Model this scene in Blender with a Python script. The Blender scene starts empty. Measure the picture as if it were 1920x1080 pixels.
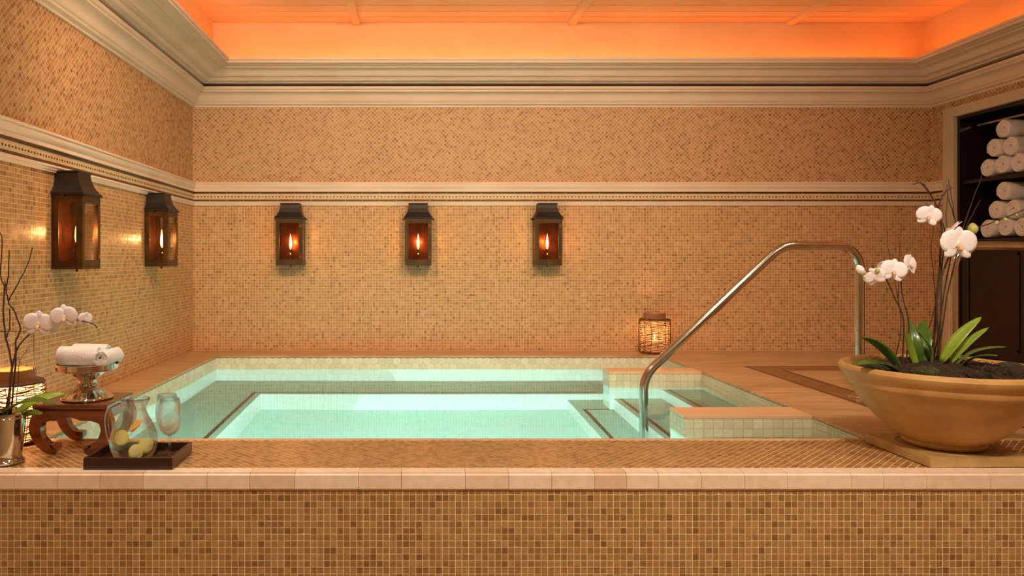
import bpy, bmesh, math, random
import numpy as np
from mathutils import Vector, Matrix
random.seed(7); rng = np.random.default_rng(7)
PI = math.pi
SC = bpy.context.scene
COL = SC.collection

def lin(h):
    c = [int(h[i:i+2], 16)/255 for i in (0, 2, 4)]
    return tuple(x/12.92 if x <= .04045 else ((x+.055)/1.055)**2.4 for x in c) + (1,)

# ------------------------------------------------------------------ camera
# a 26 mm shift lens standing square to the back wall, 1.27 m above the floor
cam_d = bpy.data.cameras.new('camera'); cam = bpy.data.objects.new('camera', cam_d); COL.objects.link(cam)
FPX, VPX, VPY, CZ = 1400.0, 782.0, 485.0, 1.27
cam.location = (0, 0, CZ); cam.rotation_euler = (PI/2, 0, 0)
cam_d.sensor_width = 36; cam_d.lens = FPX/1920*36
cam_d.shift_x = (960-VPX)/1920; cam_d.shift_y = (VPY-540)/1920
cam_d.clip_start = .05
SC.camera = cam
# ------------------------------------------------------------------ world, exposure
w = bpy.data.worlds.new('world'); SC.world = w; w.use_nodes = True
w.node_tree.nodes['Background'].inputs[0].default_value = (1, .75, .5, 1)
w.node_tree.nodes['Background'].inputs[1].default_value = .02
SC.view_settings.view_transform = 'Standard'; SC.view_settings.look = 'None'
SC.view_settings.gamma = 1; SC.view_settings.use_curve_mapping = False
SC.view_settings.exposure = 0.0
SC.cycles.use_denoising = True
SC.cycles.max_bounces = 16; SC.cycles.diffuse_bounces = 4; SC.cycles.transmission_bounces = 12
SC.cycles.transparent_max_bounces = 32
SC.cycles.sample_clamp_indirect = 4
SC.cycles.blur_glossy = .5

def lamp(name, typ, loc, energy, col, size=.1, target=None, spot=None, blend=.6, shape=None):
    d = bpy.data.lights.new(name, typ); d.energy = energy; d.color = col
    if typ == 'AREA':
        d.size = size
        if shape: d.shape = shape
    else:
        d.shadow_soft_size = size
    if spot: d.spot_size = math.radians(spot); d.spot_blend = blend
    o = bpy.data.objects.new(name, d); COL.objects.link(o); o.location = loc
    if target is not None:
        o.rotation_euler = (Vector(target)-Vector(loc)).to_track_quat('-Z', 'Y').to_euler()
    return o

WARM = (1, .70, .465); SOFT = (1, .83, .64)
# unseen spots added below the tray ceiling to fill walls, deck and bathers' side
for x, y, e, tgt in ((-.9, 2.7, 190, (-.9, 5.2, 1.25)), (.7, 2.7, 230, (.7, 5.2, 1.2)), (2.2, 2.9, 105, (2.2, 5.2, 1.1))):
    lamp('wall_wash_fill', 'SPOT', (x, y, 2.9), e, WARM, .22, tgt, 110, .9)
for x, y, e in ((-.9, 1.0, 70), (.9, .9, 275), (2.1, 1.1, 95)):
    lamp('floor_fill', 'SPOT', (x, y, 2.9), e, SOFT, .15, (x+.05, y+1.1, .3), 120, .9)
lamp('wall_wash_fill', 'SPOT', (-.45, 2.9, 2.9), 34, WARM, .12, (-1.6, 3.7, 1.3), 110, .9)  # added wash that brightens the left wall
lamp('floor_fill', 'SPOT', (-1.1, 2.15, 2.9), 75, SOFT, .08, (-1.1, 2.5, .6), 52, .8)  # added spot that brightens the orchid, towels and pitcher at the left
for x in (-.3, 2.2):
    lamp('rear_fill', 'SPOT', (x, -.5, 2.9), 55, SOFT, .15, (x, -1.5, .8), 120, .9)  # added spots on the rear wall, for brighter reflections and some fill
# underwater lights sunk in the near wall of the pool
AQUA = (.50, 1, .95)
for x in (-.75, .05, .7):
    lamp('pool_light', 'AREA', (x, 2.81, .34), 14, AQUA, .22, (x*.9, 5, .05), shape='DISK').data.spread = math.radians(125)

# ------------------------------------------------------------------ materials
MATS = {}
def nodes(name):
    m = bpy.data.materials.new(name); m.use_nodes = True; MATS[name] = m
    nt = m.node_tree; return m, nt, nt.nodes['Principled BSDF']
def tex_noise(nt, scale, detail=4, stretch=None, coord='Object'):
    tc = nt.nodes.new('ShaderNodeTexCoord'); src = tc.outputs[coord]
    if stretch:
        mp = nt.nodes.new('ShaderNodeMapping'); mp.inputs['Scale'].default_value = stretch
        nt.links.new(src, mp.inputs[0]); src = mp.outputs[0]
    n = nt.nodes.new('ShaderNodeTexNoise'); n.inputs['Scale'].default_value = scale; n.inputs['Detail'].default_value = detail
    nt.links.new(src, n.inputs['Vector']); return n
def ramp(nt, src, stops, interp='LINEAR'):
    r = nt.nodes.new('ShaderNodeValToRGB'); r.color_ramp.interpolation = interp
    e = r.color_ramp.elements
    while len(e) < len(stops): e.new(.5)
    for k, (p, c) in enumerate(stops): e[k].position = p; e[k].color = lin(c) if isinstance(c, str) else c
    nt.links.new(src, r.inputs[0]); return r
def bump(nt, b, src, dist, strength=1):
    n = nt.nodes.new('ShaderNodeBump'); n.inputs['Distance'].default_value = dist; n.inputs['Strength'].default_value = strength
    nt.links.new(src, n.inputs['Height']); nt.links.new(n.outputs[0], b.inputs['Normal'])
def PM(name, c1, c2=None, scale=20, rough=.5, metal=0, bmp=0, bscale=None, stretch=None, coat=0, sss=0, lo=.35, hi=.65, spec=.5, detail=4):
    m, nt, b = nodes(name)
    n = tex_noise(nt, scale, detail, stretch)
    r = ramp(nt, n.outputs['Fac'], [(lo, c1), (hi, c2 or c1)])
    nt.links.new(r.outputs[0], b.inputs['Base Color'])
    b.inputs['Roughness'].default_value = rough; b.inputs['Metallic'].default_value = metal
    b.inputs['Coat Weight'].default_value = coat; b.inputs['Specular IOR Level'].default_value = spec
    if sss: b.inputs['Subsurface Weight'].default_value = sss; b.inputs['Subsurface Radius'].default_value = (.01, .006, .004)
    if bmp:
        bn = tex_noise(nt, bscale or scale*3, 3, stretch); bump(nt, b, bn.outputs['Fac'], bmp)
    return m

def tile_mat(name, stops, rough=.28, per_object=False, mott=220, lo=.74):
    m, nt, b = nodes(name)
    if per_object:
        a = nt.nodes.new('ShaderNodeObjectInfo'); src = a.outputs['Random']
    else:
        a = nt.nodes.new('ShaderNodeAttribute'); a.attribute_name = 'rnd'; src = a.outputs['Fac']
    r = ramp(nt, src, stops)
    n = tex_noise(nt, mott, 3)
    r2 = ramp(nt, n.outputs['Fac'], [(.3, (lo, lo*.98, lo*.94, 1)), (.65, (1.06, 1.05, 1.04, 1))])
    mx = nt.nodes.new('ShaderNodeMix'); mx.data_type = 'RGBA'; mx.blend_type = 'MULTIPLY'; mx.inputs[0].default_value = 1
    nt.links.new(r.outputs[0], mx.inputs[6]); nt.links.new(r2.outputs[0], mx.inputs[7])
    nt.links.new(mx.outputs[2], b.inputs['Base Color'])
    b.inputs['Roughness'].default_value = rough
    return m
STOPS = [(0, '986840'), (.07, 'b0804f'), (.3, 'c08e5a'), (.8, 'cb9b67'), (1, 'd6aa7a')]
STOPSD = [(0, '8f5f38'), (.1, 'a97748'), (.4, 'bf8c5c'), (1, 'd0a274')]
tile_mat('mosaic', STOPS, rough=.3); tile_mat('mosaic_diagonal', STOPSD, rough=.5)
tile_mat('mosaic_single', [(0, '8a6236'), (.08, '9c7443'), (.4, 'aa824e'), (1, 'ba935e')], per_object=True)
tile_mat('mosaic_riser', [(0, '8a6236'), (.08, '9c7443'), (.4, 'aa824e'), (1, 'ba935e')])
tile_mat('mosaic_deck', [(0, '94683a'), (.3, 'aa7c49'), (1, 'bd9059')], rough=.3)
PM('grout', 'eacda4', 'f0d6b0', 60, .8)
PM('grout_pale', 'f2dfbc', 'f6e5c6', 60, .8)
PM('plaster', 'd8c39c', 'dfcca8', 3, .6)
PM('crown_paint', 'e6cdb4', 'edd6c0', 4, .5)
PM('ceiling_paint', 'e2c190', 'e8c99a', 4, .6)
PM('stone_slab', 'cca47a', 'b08858', 6, .28, stretch=(.8, 6, 1), bmp=.0004, bscale=60)
PM('stone_inlay', '8d6235', '7b5129', 6, .28, stretch=(1, 4, 1))
PM('stone_line_gap_shade', '5a3a1e', '4c2f18', 20, .35)
PM('band_dark', '57391f', '6b4829', 30, .4)
PM('band_cream', 'dcbd92', 'e4c8a0', 40, .45)
PM('floor_stone', 'a98a63', 'b5966d', 4, .4)
tile_mat('coping', [(0, 'e0c4aa'), (.3, 'ecd4be'), (1, 'f3dfcc')], rough=.35, per_object=True, mott=30, lo=.93)
tile_mat('pool_cream', [(0, 'cec5a6'), (.5, 'd6cdb0'), (1, 'dcd5ba')], rough=.3, per_object=True, mott=90, lo=.94)  # tile colour lowered towards the shade on the step wall's front face
tile_mat('pool_hex', [(0, 'dccfb2'), (.5, 'e3d7bc'), (1, 'eae0c8')], rough=.3, per_object=True, mott=90, lo=.94)
PM('pool_grout', '9c9478', 'a8a086', 60, .7)
PM('pool_stripe', '181a14', '20221b', 90, .35)
PM('pool_cap', 'dcae84', 'e4ba92', 8, .35, stretch=(1, 4, 1))
def pool_grid(name, c1, c2, grout, size=.042, gap=.0012):
    m, nt, b = nodes(name)
    tc = nt.nodes.new('ShaderNodeTexCoord')
    # take the two in-plane axes from the face normal
    sep = nt.nodes.new('ShaderNodeSeparateXYZ'); nt.links.new(tc.outputs['Object'], sep.inputs[0])
    geo = nt.nodes.new('ShaderNodeNewGeometry'); ns = nt.nodes.new('ShaderNodeSeparateXYZ'); nt.links.new(geo.outputs['True Normal'], ns.inputs[0])
    def cell(ax):
        d = nt.nodes.new('ShaderNodeMath'); d.operation = 'DIVIDE'; d.inputs[1].default_value = size; nt.links.new(sep.outputs[ax], d.inputs[0])
        f = nt.nodes.new('ShaderNodeMath'); f.operation = 'PINGPONG'; f.inputs[1].default_value = .5; nt.links.new(d.outputs[0], f.inputs[0])
        g = nt.nodes.new('ShaderNodeMath'); g.operation = 'LESS_THAN'; g.inputs[1].default_value = gap/size; nt.links.new(f.outputs[0], g.inputs[0])
        a = nt.nodes.new('ShaderNodeMath'); a.operation = 'ABSOLUTE'; nt.links.new(ns.outputs[ax], a.inputs[0])
        l = nt.nodes.new('ShaderNodeMath'); l.operation = 'LESS_THAN'; l.inputs[1].default_value = .5; nt.links.new(a.outputs[0], l.inputs[0])
        p = nt.nodes.new('ShaderNodeMath'); p.operation = 'MULTIPLY'; nt.links.new(g.outputs[0], p.inputs[0]); nt.links.new(l.outputs[0], p.inputs[1])
        return p
    a, bb, c = cell('X'), cell('Y'), cell('Z')
    m1 = nt.nodes.new('ShaderNodeMath'); m1.operation = 'MAXIMUM'; nt.links.new(a.outputs[0], m1.inputs[0]); nt.links.new(bb.outputs[0], m1.inputs[1])
    m2 = nt.nodes.new('ShaderNodeMath'); m2.operation = 'MAXIMUM'; nt.links.new(m1.outputs[0], m2.inputs[0]); nt.links.new(c.outputs[0], m2.inputs[1])
    n = tex_noise(nt, 30, 3); r = ramp(nt, n.outputs['Fac'], [(.35, c1), (.65, c2)])
    mx = nt.nodes.new('ShaderNodeMix'); mx.data_type = 'RGBA'; nt.links.new(m2.outputs[0], mx.inputs[0])
    nt.links.new(r.outputs[0], mx.inputs[6]); mx.inputs[7].default_value = lin(grout)
    nt.links.new(mx.outputs[2], b.inputs['Base Color']); b.inputs['Roughness'].default_value = .3
pool_grid('pool_wall', 'e6e8e0', 'ecefe8', 'd6dad0')
pool_grid('pool_floor', 'a8ccc0', 'b0d3c7', 'a6cabe', .025)
pool_grid('pool_bench', '7fa290', '88aa99', '7da08e', .021)
PM('lantern_metal', '4e3620', '6b4a1e', 12, .42, .7, lo=.4, hi=.75)
PM('lantern_roof', '2c2624', '3a302a', 12, .45, .6)
PM('copper', 'a4522a', '7a3a1c', 14, .3, .9)
PM('brass', 'a87a3c', '8c6230', 20, .3, .95)
PM('steel', 'cfc8c0', 'c4bcb2', 30, .16, 1)
PM('silver', 'd9d4cc', 'cfc8be', 30, .1, 1)
PM('wood_stool', '8a4a22', '5e2c12', 5, .22, coat=.4, stretch=(1, 1, 6))
PM('wood_tray', '3a2218', '2a1710', 12, .3, coat=.3, stretch=(1, 8, 1))
PM('wood_cabinet', '22110f', '170b0a', 6, .35, coat=.2, stretch=(6, 6, 1))
PM('frame_paint', 'c9b79c', 'd0bfa5', 5, .45)
PM('towel', 'f0eae9', 'f6f1f1', 120, .95, bmp=.003, bscale=260)
PM('bowl_stone', 'c89c5e', 'b68a4c', 9, .55, bmp=.0012, bscale=40)
PM('plinth_stone', 'c2a268', 'b08e58', 14, .45, bmp=.0006, bscale=60)
PM('soil', '3a2418', '1e130d', 30, .95, bmp=.012, bscale=70)
PM('moss', '4a4a22', '2c2a14', 60, .95, bmp=.01, bscale=90)
PM('moss_dry', '6a4a2a', '4a4420', 40, .9)
PM('petal', 'fbf6fa', 'f4edf4', 18, .55, sss=.15)
PM('lip', 'd98a3c', 'f0d9c0', 60, .5)
PM('leaf', '3d5a1e', '55752a', 12, .3, stretch=(1, 1, 1), coat=.3)
PM('leaf_bright', '7f9a30', '94ac3e', 12, .35, coat=.3)
PM('bud', 'a8a848', 'c8c474', 40, .5)
PM('stem', '4a3a22', '3a2c1a', 40, .6)
PM('twig', '3a241a', '4c3022', 40, .75, bmp=.001, bscale=200)
PM('wicker', '4a2e1a', '6b4526', 60, .6)
PM('bamboo', '9c6836', '8a5628', 20, .5, stretch=(1, 1, 8))
PM('wax', 'efe0c0', 'f4e8cf', 20, .5, sss=.3)
PM('lemon_rind', 'f6dc20', 'f8e438', 40, .45, bmp=.0006, bscale=300)
PM('lemon_flesh', 'fbf6a8', 'f8f08c', 90, .35, sss=.3)
PM('orange_rind', 'f5a410', 'f8b428', 40, .45)
PM('lemon_pith', 'f6f2d8', 'f4eecb', 30, .5)
PM('rubber', '1b1714', '221d19', 30, .6)

def glass_mat(name, col, ior, rough=0.0):
    m, nt, b = nodes(name)
    n = tex_noise(nt, 8, 2); r = ramp(nt, n.outputs['Fac'], [(.4, col), (.6, col)])
    nt.links.new(r.outputs[0], b.inputs['Base Color'])
    b.inputs['Transmission Weight'].default_value = 1; b.inputs['IOR'].default_value = ior; b.inputs['Roughness'].default_value = rough
    return m, nt, b
m, nt, b = glass_mat('pool_water', 'f2fffb', 1.333, .035)
tn = tex_noise(nt, 2.2, 2); bump(nt, b, tn.outputs['Fac'], .004, .5)
def pane_mat(name, tint, amt):
    m = bpy.data.materials.new(name); m.use_nodes = True; MATS[name] = m; nt = m.node_tree
    nt.nodes.remove(nt.nodes['Principled BSDF']); out = nt.nodes['Material Output']
    t = nt.nodes.new('ShaderNodeBsdfTransparent'); g = nt.nodes.new('ShaderNodeBsdfGlossy'); g.inputs['Roughness'].default_value = .03
    n = tex_noise(nt, 6, 3); r = ramp(nt, n.outputs['Fac'], [(.3, tint), (.7, 'ffffff')]); nt.links.new(r.outputs[0], t.inputs[0])
    mx = nt.nodes.new('ShaderNodeMixShader'); lw = nt.nodes.new('ShaderNodeLayerWeight'); lw.inputs[0].default_value = .5
    pw = nt.nodes.new('ShaderNodeMath'); pw.operation = 'POWER'; pw.inputs[1].default_value = 3.5; nt.links.new(lw.outputs['Facing'], pw.inputs[0])
    ma = nt.nodes.new('ShaderNodeMath'); ma.operation = 'MULTIPLY_ADD'; ma.inputs[1].default_value = amt; ma.inputs[2].default_value = .03
    nt.links.new(pw.outputs[0], ma.inputs[0]); nt.links.new(ma.outputs[0], mx.inputs[0]); nt.links.new(t.outputs[0], mx.inputs[1]); nt.links.new(g.outputs[0], mx.inputs[2])
    nt.links.new(mx.outputs[0], out.inputs[0])
pane_mat('lantern_pane', 'd8c8b8', .5)
def thin_glass(name, share):
    m = bpy.data.materials.new(name); m.use_nodes = True; MATS[name] = m; nt = m.node_tree
    nt.nodes.remove(nt.nodes['Principled BSDF']); out = nt.nodes['Material Output']
    g = nt.nodes.new('ShaderNodeBsdfGlass'); g.inputs['IOR'].default_value = 1.45; g.inputs['Roughness'].default_value = 0
    n = tex_noise(nt, 5, 2); r = ramp(nt, n.outputs['Fac'], [(.4, 'fbfdfc'), (.6, 'ffffff')]); nt.links.new(r.outputs[0], g.inputs[0])
    t = nt.nodes.new('ShaderNodeBsdfTransparent'); mx = nt.nodes.new('ShaderNodeMixShader')
    lw = nt.nodes.new('ShaderNodeLayerWeight'); lw.inputs[0].default_value = .5
    pw = nt.nodes.new('ShaderNodeMath'); pw.operation = 'POWER'; pw.inputs[1].default_value = 1.6; nt.links.new(lw.outputs['Facing'], pw.inputs[0])
    ma = nt.nodes.new('ShaderNodeMath'); ma.operation = 'MULTIPLY_ADD'; ma.inputs[1].default_value = -share; ma.inputs[2].default_value = .86
    nt.links.new(pw.outputs[0], ma.inputs[0]); nt.links.new(ma.outputs[0], mx.inputs[0])
    nt.links.new(g.outputs[0], mx.inputs[1]); nt.links.new(t.outputs[0], mx.inputs[2]); nt.links.new(mx.outputs[0], out.inputs[0])
thin_glass('clear_glass', .9)
pane_mat('drink_water', 'f2f6ee', .18)
def glow_mat(name, c1, c2, strength, scale=6):
    m = bpy.data.materials.new(name); m.use_nodes = True; MATS[name] = m; nt = m.node_tree
    nt.nodes.remove(nt.nodes['Principled BSDF']); out = nt.nodes['Material Output']
    e = nt.nodes.new('ShaderNodeEmission'); e.inputs[1].default_value = strength
    n = tex_noise(nt, scale, 1); r = ramp(nt, n.outputs['Fac'], [(.4, c1), (.6, c2)])
    nt.links.new(r.outputs[0], e.inputs[0]); nt.links.new(e.outputs[0], out.inputs[0])
glow_mat('flame', 'ffc070', 'ffd590', 22)
glow_mat('cove_led', 'ff7a2a', 'ff7e2e', 11)
def lucent_mat(name, col):
    m = bpy.data.materials.new(name); m.use_nodes = True; MATS[name] = m; nt = m.node_tree
    nt.nodes.remove(nt.nodes['Principled BSDF']); out = nt.nodes['Material Output']
    t = nt.nodes.new('ShaderNodeBsdfTranslucent'); d = nt.nodes.new('ShaderNodeBsdfTransparent'); d.inputs[0].default_value = (.9, .78, .64, 1)
    n = tex_noise(nt, 30, 3); r = ramp(nt, n.outputs['Fac'], [(.35, col), (.65, 'c8a078')]); nt.links.new(r.outputs[0], t.inputs[0])
    mx = nt.nodes.new('ShaderNodeMixShader'); mx.inputs[0].default_value = .34
    nt.links.new(t.outputs[0], mx.inputs[1]); nt.links.new(d.outputs[0], mx.inputs[2]); nt.links.new(mx.outputs[0], out.inputs[0])
lucent_mat('frosted_glass', 'b08258')

# ------------------------------------------------------------------ mesh helpers
class MB:
    def __init__(s): s.v = []; s.f = []
    def add(s, vs, fs):
        k = len(s.v); s.v += [tuple(p) for p in vs]; s.f += [tuple(i+k for i in f) for f in fs]; return s
    def box(s, x0, x1, y0, y1, z0, z1):
        return s.add([(x0,y0,z0),(x1,y0,z0),(x1,y1,z0),(x0,y1,z0),(x0,y0,z1),(x1,y0,z1),(x1,y1,z1),(x0,y1,z1)],
                     [(0,3,2,1),(4,5,6,7),(0,1,5,4),(1,2,6,5),(2,3,7,6),(3,0,4,7)])
    def lathe(s, prof, seg=40, c=(0,0,0), mod=None, closed=False):
        vs, fs = [], []; n = len(prof)
        for j in range(seg):
            a = 2*PI*j/seg
            for k, (r, z) in enumerate(prof):
                rr = r*(mod(a, k) if mod else 1)
                vs.append((c[0]+rr*math.cos(a), c[1]+rr*math.sin(a), c[2]+z))
        for j in range(seg):
            j2 = (j+1) % seg
            for k in range(n if closed else n-1):
                k2 = (k+1) % n
                fs.append((j*n+k, j2*n+k, j2*n+k2, j*n+k2))
        return s.add(vs, fs)
    def tube(s, pts, rad, seg=8, cap=True, loop=False):
        pts = [Vector(p) for p in pts]; n = len(pts); vs, fs = [], []
        rads = rad if isinstance(rad, (list, tuple)) else [rad]*n
        up = None
        for i, p in enumerate(pts):
            a = pts[i-1] if (i or loop) else p; b = pts[(i+1) % n] if (i < n-1 or loop) else p
            t = (b-a).normalized()
            if up is None: up = t.orthogonal().normalized()
            up = (up - t*up.dot(t)).normalized(); sd = t.cross(up)
            for q in range(seg):
                an = 2*PI*q/seg; vs.append(p + (up*math.cos(an)+sd*math.sin(an))*rads[i])
        for i in range(n if loop else n-1):
            i2 = (i+1) % n
            for q in range(seg):
                q2 = (q+1) % seg; fs.append((i*seg+q, i*seg+q2, i2*seg+q2, i2*seg+q))
        if cap and not loop:
            fs.append(tuple(range(seg-1, -1, -1))); fs.append(tuple((n-1)*seg+q for q in range(seg)))
        return s.add(vs, fs)
    def mesh(s, name, smooth=False, bevel=0):
        me = bpy.data.meshes.new(name); me.from_pydata([tuple(map(float, p)) for p in s.v], [], s.f)
        bm = bmesh.new(); bm.from_mesh(me)
        if not bevel == 0:
            bmesh.ops.remove_doubles(bm, verts=bm.verts, dist=1e-6)
            bmesh.ops.bevel(bm, geom=[e for e in bm.edges if len(e.link_faces) == 2 and e.calc_face_angle(0) > .5], offset=bevel, segments=2, affect='EDGES', profile=.6)
        bmesh.ops.recalc_face_normals(bm, faces=bm.faces)
        bm.to_mesh(me); bm.free()
        me.shade_flat()
        if smooth:
            me.shade_smooth()
            if smooth == 'auto': me.set_sharp_from_angle(angle=math.radians(35))
        return me
    def build(s, name, mat, parent=None, smooth=False, bevel=0, kind=None):
        return link(name, s.mesh(name, smooth, bevel), mat, parent, kind)
def link(name, me, mat, parent=None, kind=None):
    if mat: 
        me.materials.clear(); me.materials.append(MATS[mat])
    o = bpy.data.objects.new(name, me); COL.objects.link(o); o.parent = parent
    if kind: o['kind'] = kind
    return o
def empty(name, loc=(0,0,0), rot=(0,0,0)):
    o = bpy.data.objects.new(name, None); COL.objects.link(o); o.location = loc; o.rotation_euler = rot
    o.empty_display_size = .05; return o
def tag(o, label, cat, group=None, kind=None):
    o['label'] = label; o['category'] = cat
    if group: o['group'] = group
    if kind: o['kind'] = kind
    return o
def struct(o, label=None):
    o['kind'] = 'structure'
    if label: o['label'] = label
    return o
def child_copy(src, parent, loc=None, rot=None):
    c = src.copy(); COL.objects.link(c); c.parent = parent
    if loc is not None: c.location = loc
    if rot is not None: c.rotation_euler = rot
    return c
def copy_tree(o, parent=None):
    c = o.copy(); COL.objects.link(c); c.parent = parent
    for ch in list(o.children): copy_tree(ch, c)
    return c
def fillet(pts, rads, n=8):
    out = [Vector(pts[0])]
    for i in range(1, len(pts)-1):
        p = Vector(pts[i]); a = (Vector(pts[i-1])-p).normalized(); b = (Vector(pts[i+1])-p).normalized()
        ang = a.angle(b); r = rads[i-1]; d = r/math.tan(ang/2)
        c = p+(a+b).normalized()*(r/math.sin(ang/2)); s = p+a*d-c; e = p+b*d-c
        tot = s.angle(e); ax = s.cross(e).normalized()
        for k in range(n+1): out.append(c+Matrix.Rotation(tot*k/n, 3, ax) @ s)
    out.append(Vector(pts[-1])); return out
def smooth_path(pts, sub=4):
    pts = [Vector(p) for p in pts]; out = []
    for i in range(len(pts)-1):
        p0 = pts[max(i-1,0)]; p1 = pts[i]; p2 = pts[i+1]; p3 = pts[min(i+2,len(pts)-1)]
        for k in range(sub):
            t = k/sub
            out.append(.5*((2*p1)+(p2-p0)*t+(2*p0-5*p1+4*p2-p3)*t*t+(3*p1-p0-3*p2+p3)*t**3))
    out.append(pts[-1]); return out

def mosaic(name, O, U, V, N, ul, vl, mat, parent, pitch=.0208, gap=.0026, h=.0006, tilt=.00016, diag=False, kind='stuff', skip=None):
    """many thin tiles standing proud of a grout face, one joined mesh"""
    O, U, V, N = (np.array(a, float) for a in (O, U, V, N))
    if not diag:
        nu, nv = int(math.ceil(ul/pitch)), int(math.ceil(vl/pitch))
        cu, cv = np.meshgrid((np.arange(nu)+.5)*pitch, (np.arange(nv)+.5)*pitch)
        cu, cv = cu.ravel(), cv.ravel(); e1, e2 = np.array([1., 0]), np.array([0, 1.])
    else:
        R = int((ul+vl)/pitch)+2
        a, b = np.meshgrid(np.arange(-R, R), np.arange(-R, R)); a, b = a.ravel()*pitch, b.ravel()*pitch
        e1, e2 = np.array([1, 1])/2**.5, np.array([-1, 1])/2**.5
        cu, cv = a*e1[0]+b*e2[0]+ul/2, a*e1[1]+b*e2[1]+vl/2
        k = (cu > -.3*pitch) & (cu < ul+.3*pitch) & (cv > -.3*pitch) & (cv < vl+.3*pitch); cu, cv = cu[k], cv[k]
    if skip is not None:
        k = ~skip(cu, cv); cu, cv = cu[k], cv[k]
    n = len(cu); s = (pitch-gap)/2
    q = np.array([[-1,-1],[1,-1],[1,1],[-1,1]], float)
    off = q[:, :1]*e1*s+q[:, 1:]*e2*s
    u = np.clip(cu[:, None]+off[None, :, 0], 0, ul); v = np.clip(cv[:, None]+off[None, :, 1], 0, vl)
    t1, t2 = rng.normal(0, tilt, (2, n)); hh = h+rng.normal(0, h*.1, n)
    top = hh[:, None]+t1[:, None]*q[:, 0]+t2[:, None]*q[:, 1]
    base = O+u[..., None]*U+v[..., None]*V
    vt = base+top[..., None]*N; vb = base-.001*N
    co = np.concatenate([vt, vb], 1).reshape(-1, 3)
    fp = np.array([[0,1,2,3],[4,5,1,0],[5,6,2,1],[6,7,3,2],[7,4,0,3]])
    if np.dot(np.cross(U, V), N) < 0: fp = fp[:, ::-1]
    fa = (np.arange(n)[:, None, None]*8+fp[None]).reshape(-1)
    me = bpy.data.meshes.new(name)
    me.vertices.add(len(co)); me.vertices.foreach_set('co', co.ravel().astype(np.float32))
    me.loops.add(len(fa)); me.loops.foreach_set('vertex_index', fa.astype(np.int32))
    me.polygons.add(n*5); me.polygons.foreach_set('loop_start', np.arange(n*5, dtype=np.int32)*4)
    me.update(calc_edges=True); me.validate(); me.shade_flat()
    at = me.attributes.new('rnd', 'FLOAT', 'FACE')
    r = rng.random(n)
    if len(at.data) == n*5: at.data.foreach_set('value', np.repeat(r, 5).astype(np.float32))
    else: at.data.foreach_set('value', rng.random(len(at.data)).astype(np.float32))
    return link(name, me, mat, parent, kind)

# ------------------------------------------------------------------ dimensions (metres)
XL, XR, YB, YF = -1.635, 3.756, 5.45, -1.6        # room
ZD = .60                                          # deck height
PX0, PX1, PY0, PY1 = -1.388, 1.69, 2.783, 5.154   # pool opening
WZ = .508                                         # water level
RY = 2.342                                        # riser face
ZB0, ZB1 = 1.6561, 1.8278                         # tile band
ZC = 2.372                                        # underside of crown
YN0, YN1, ZN = 3.45, 5.191, 2.256                 # towel niche opening in right wall
ZCEIL = 2.931

# ------------------------------------------------------------------ setting: shell
fl = struct(MB().box(XL-.1, XR+.1, YF, RY, -.05, 0).build('floor', 'floor_stone'), 'plain beige stone floor before the raised pool')
wb = struct(MB().box(XL-.1, XR+.6, YB, YB+.1, -.5, 3).build('wall_back', 'grout'), 'back wall of beige stone mosaic, diagonal above the band')
wl = struct(MB().box(XL-.1, XL, YF, YB, -.5, 3).build('wall_left', 'grout'), 'left wall of beige stone mosaic with two lanterns')
wf = struct(MB().box(XL-.1, XR+.6, YF-.1, YF, -.1, 3).build('wall_front', 'plaster'))
m = MB()
m.box(XR, XR+.1, YN1, YB, -.5, 3); m.box(XR, XR+.1, YF, YN0, -.5, 3); m.box(XR, XR+.1, YN0, YN1, ZN, 3); m.box(XR, XR+.1, YN0, YN1, -.5, ZD)
wr = struct(m.build('wall_right', 'grout'), 'right wall of beige mosaic around the towel cabinet')
mosaic('mosaic_tiles', (XL, YB, ZD), (1,0,0), (0,0,1), (0,-1,0), XR-XL, ZB0-ZD, 'mosaic', wb)
mosaic('mosaic_tiles', (XL, YB, ZB1), (1,0,0), (0,0,1), (0,-1,0), XR-XL, ZC-ZB1, 'mosaic_diagonal', wb, diag=True)
mosaic('mosaic_tiles', (XL, 2.2, ZD), (0,1,0), (0,0,1), (1,0,0), YB-2.2, ZB0-ZD, 'mosaic', wl)
mosaic('mosaic_tiles', (XL, 2.2, ZB1), (0,1,0), (0,0,1), (1,0,0), YB-2.2, ZC-ZB1, 'mosaic_diagonal', wl, diag=True)
mosaic('mosaic_tiles', (XR, 5.295, ZD), (0,1,0), (0,0,1), (-1,0,0), YB-5.295, ZB0-ZD, 'mosaic', wr)
mosaic('mosaic_tiles', (XR, 5.295, ZB1), (0,1,0), (0,0,1), (-1,0,0), YB-5.295, ZC-ZB1, 'mosaic_diagonal', wr, diag=True)
mosaic('mosaic_tiles', (XR, 3.3, 2.328), (0,1,0), (0,0,1), (-1,0,0), 1.99, ZC-2.328, 'mosaic_diagonal', wr, diag=True)

def run(prof, y0=YF, y1r=None, name='trim_1', mat='crown_paint', label=None, closed=False):
    """a moulding carried round left, back and right walls with mitred corners; prof = (projection, z)"""
    y1r = y0 if y1r is None else y1r
    vs, fs = [], []
    for p, z in prof:
        vs += [(XL+p, y0, z), (XL+p, YB-p, z), (XR-p, YB-p, z), (XR-p, y1r, z)]
    for k in range(len(prof)-1):
        for j in range(3): fs.append((k*4+j, k*4+j+1, (k+1)*4+j+1, (k+1)*4+j))
    o = MB().add(vs, fs).build(name, mat, smooth='auto')
    return struct(o, label)
def arc(p0, p1, bulge, n=5):
    out = []
    for k in range(n+1):
        t = k/n; x = p0[0]+(p1[0]-p0[0])*t; z = p0[1]+(p1[1]-p0[1])*t
        dx, dz = p1[0]-p0[0], p1[1]-p0[1]; s = math.sin(PI*t)*bulge
        out.append((x-dz*s, z+dx*s))
    return out
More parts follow.
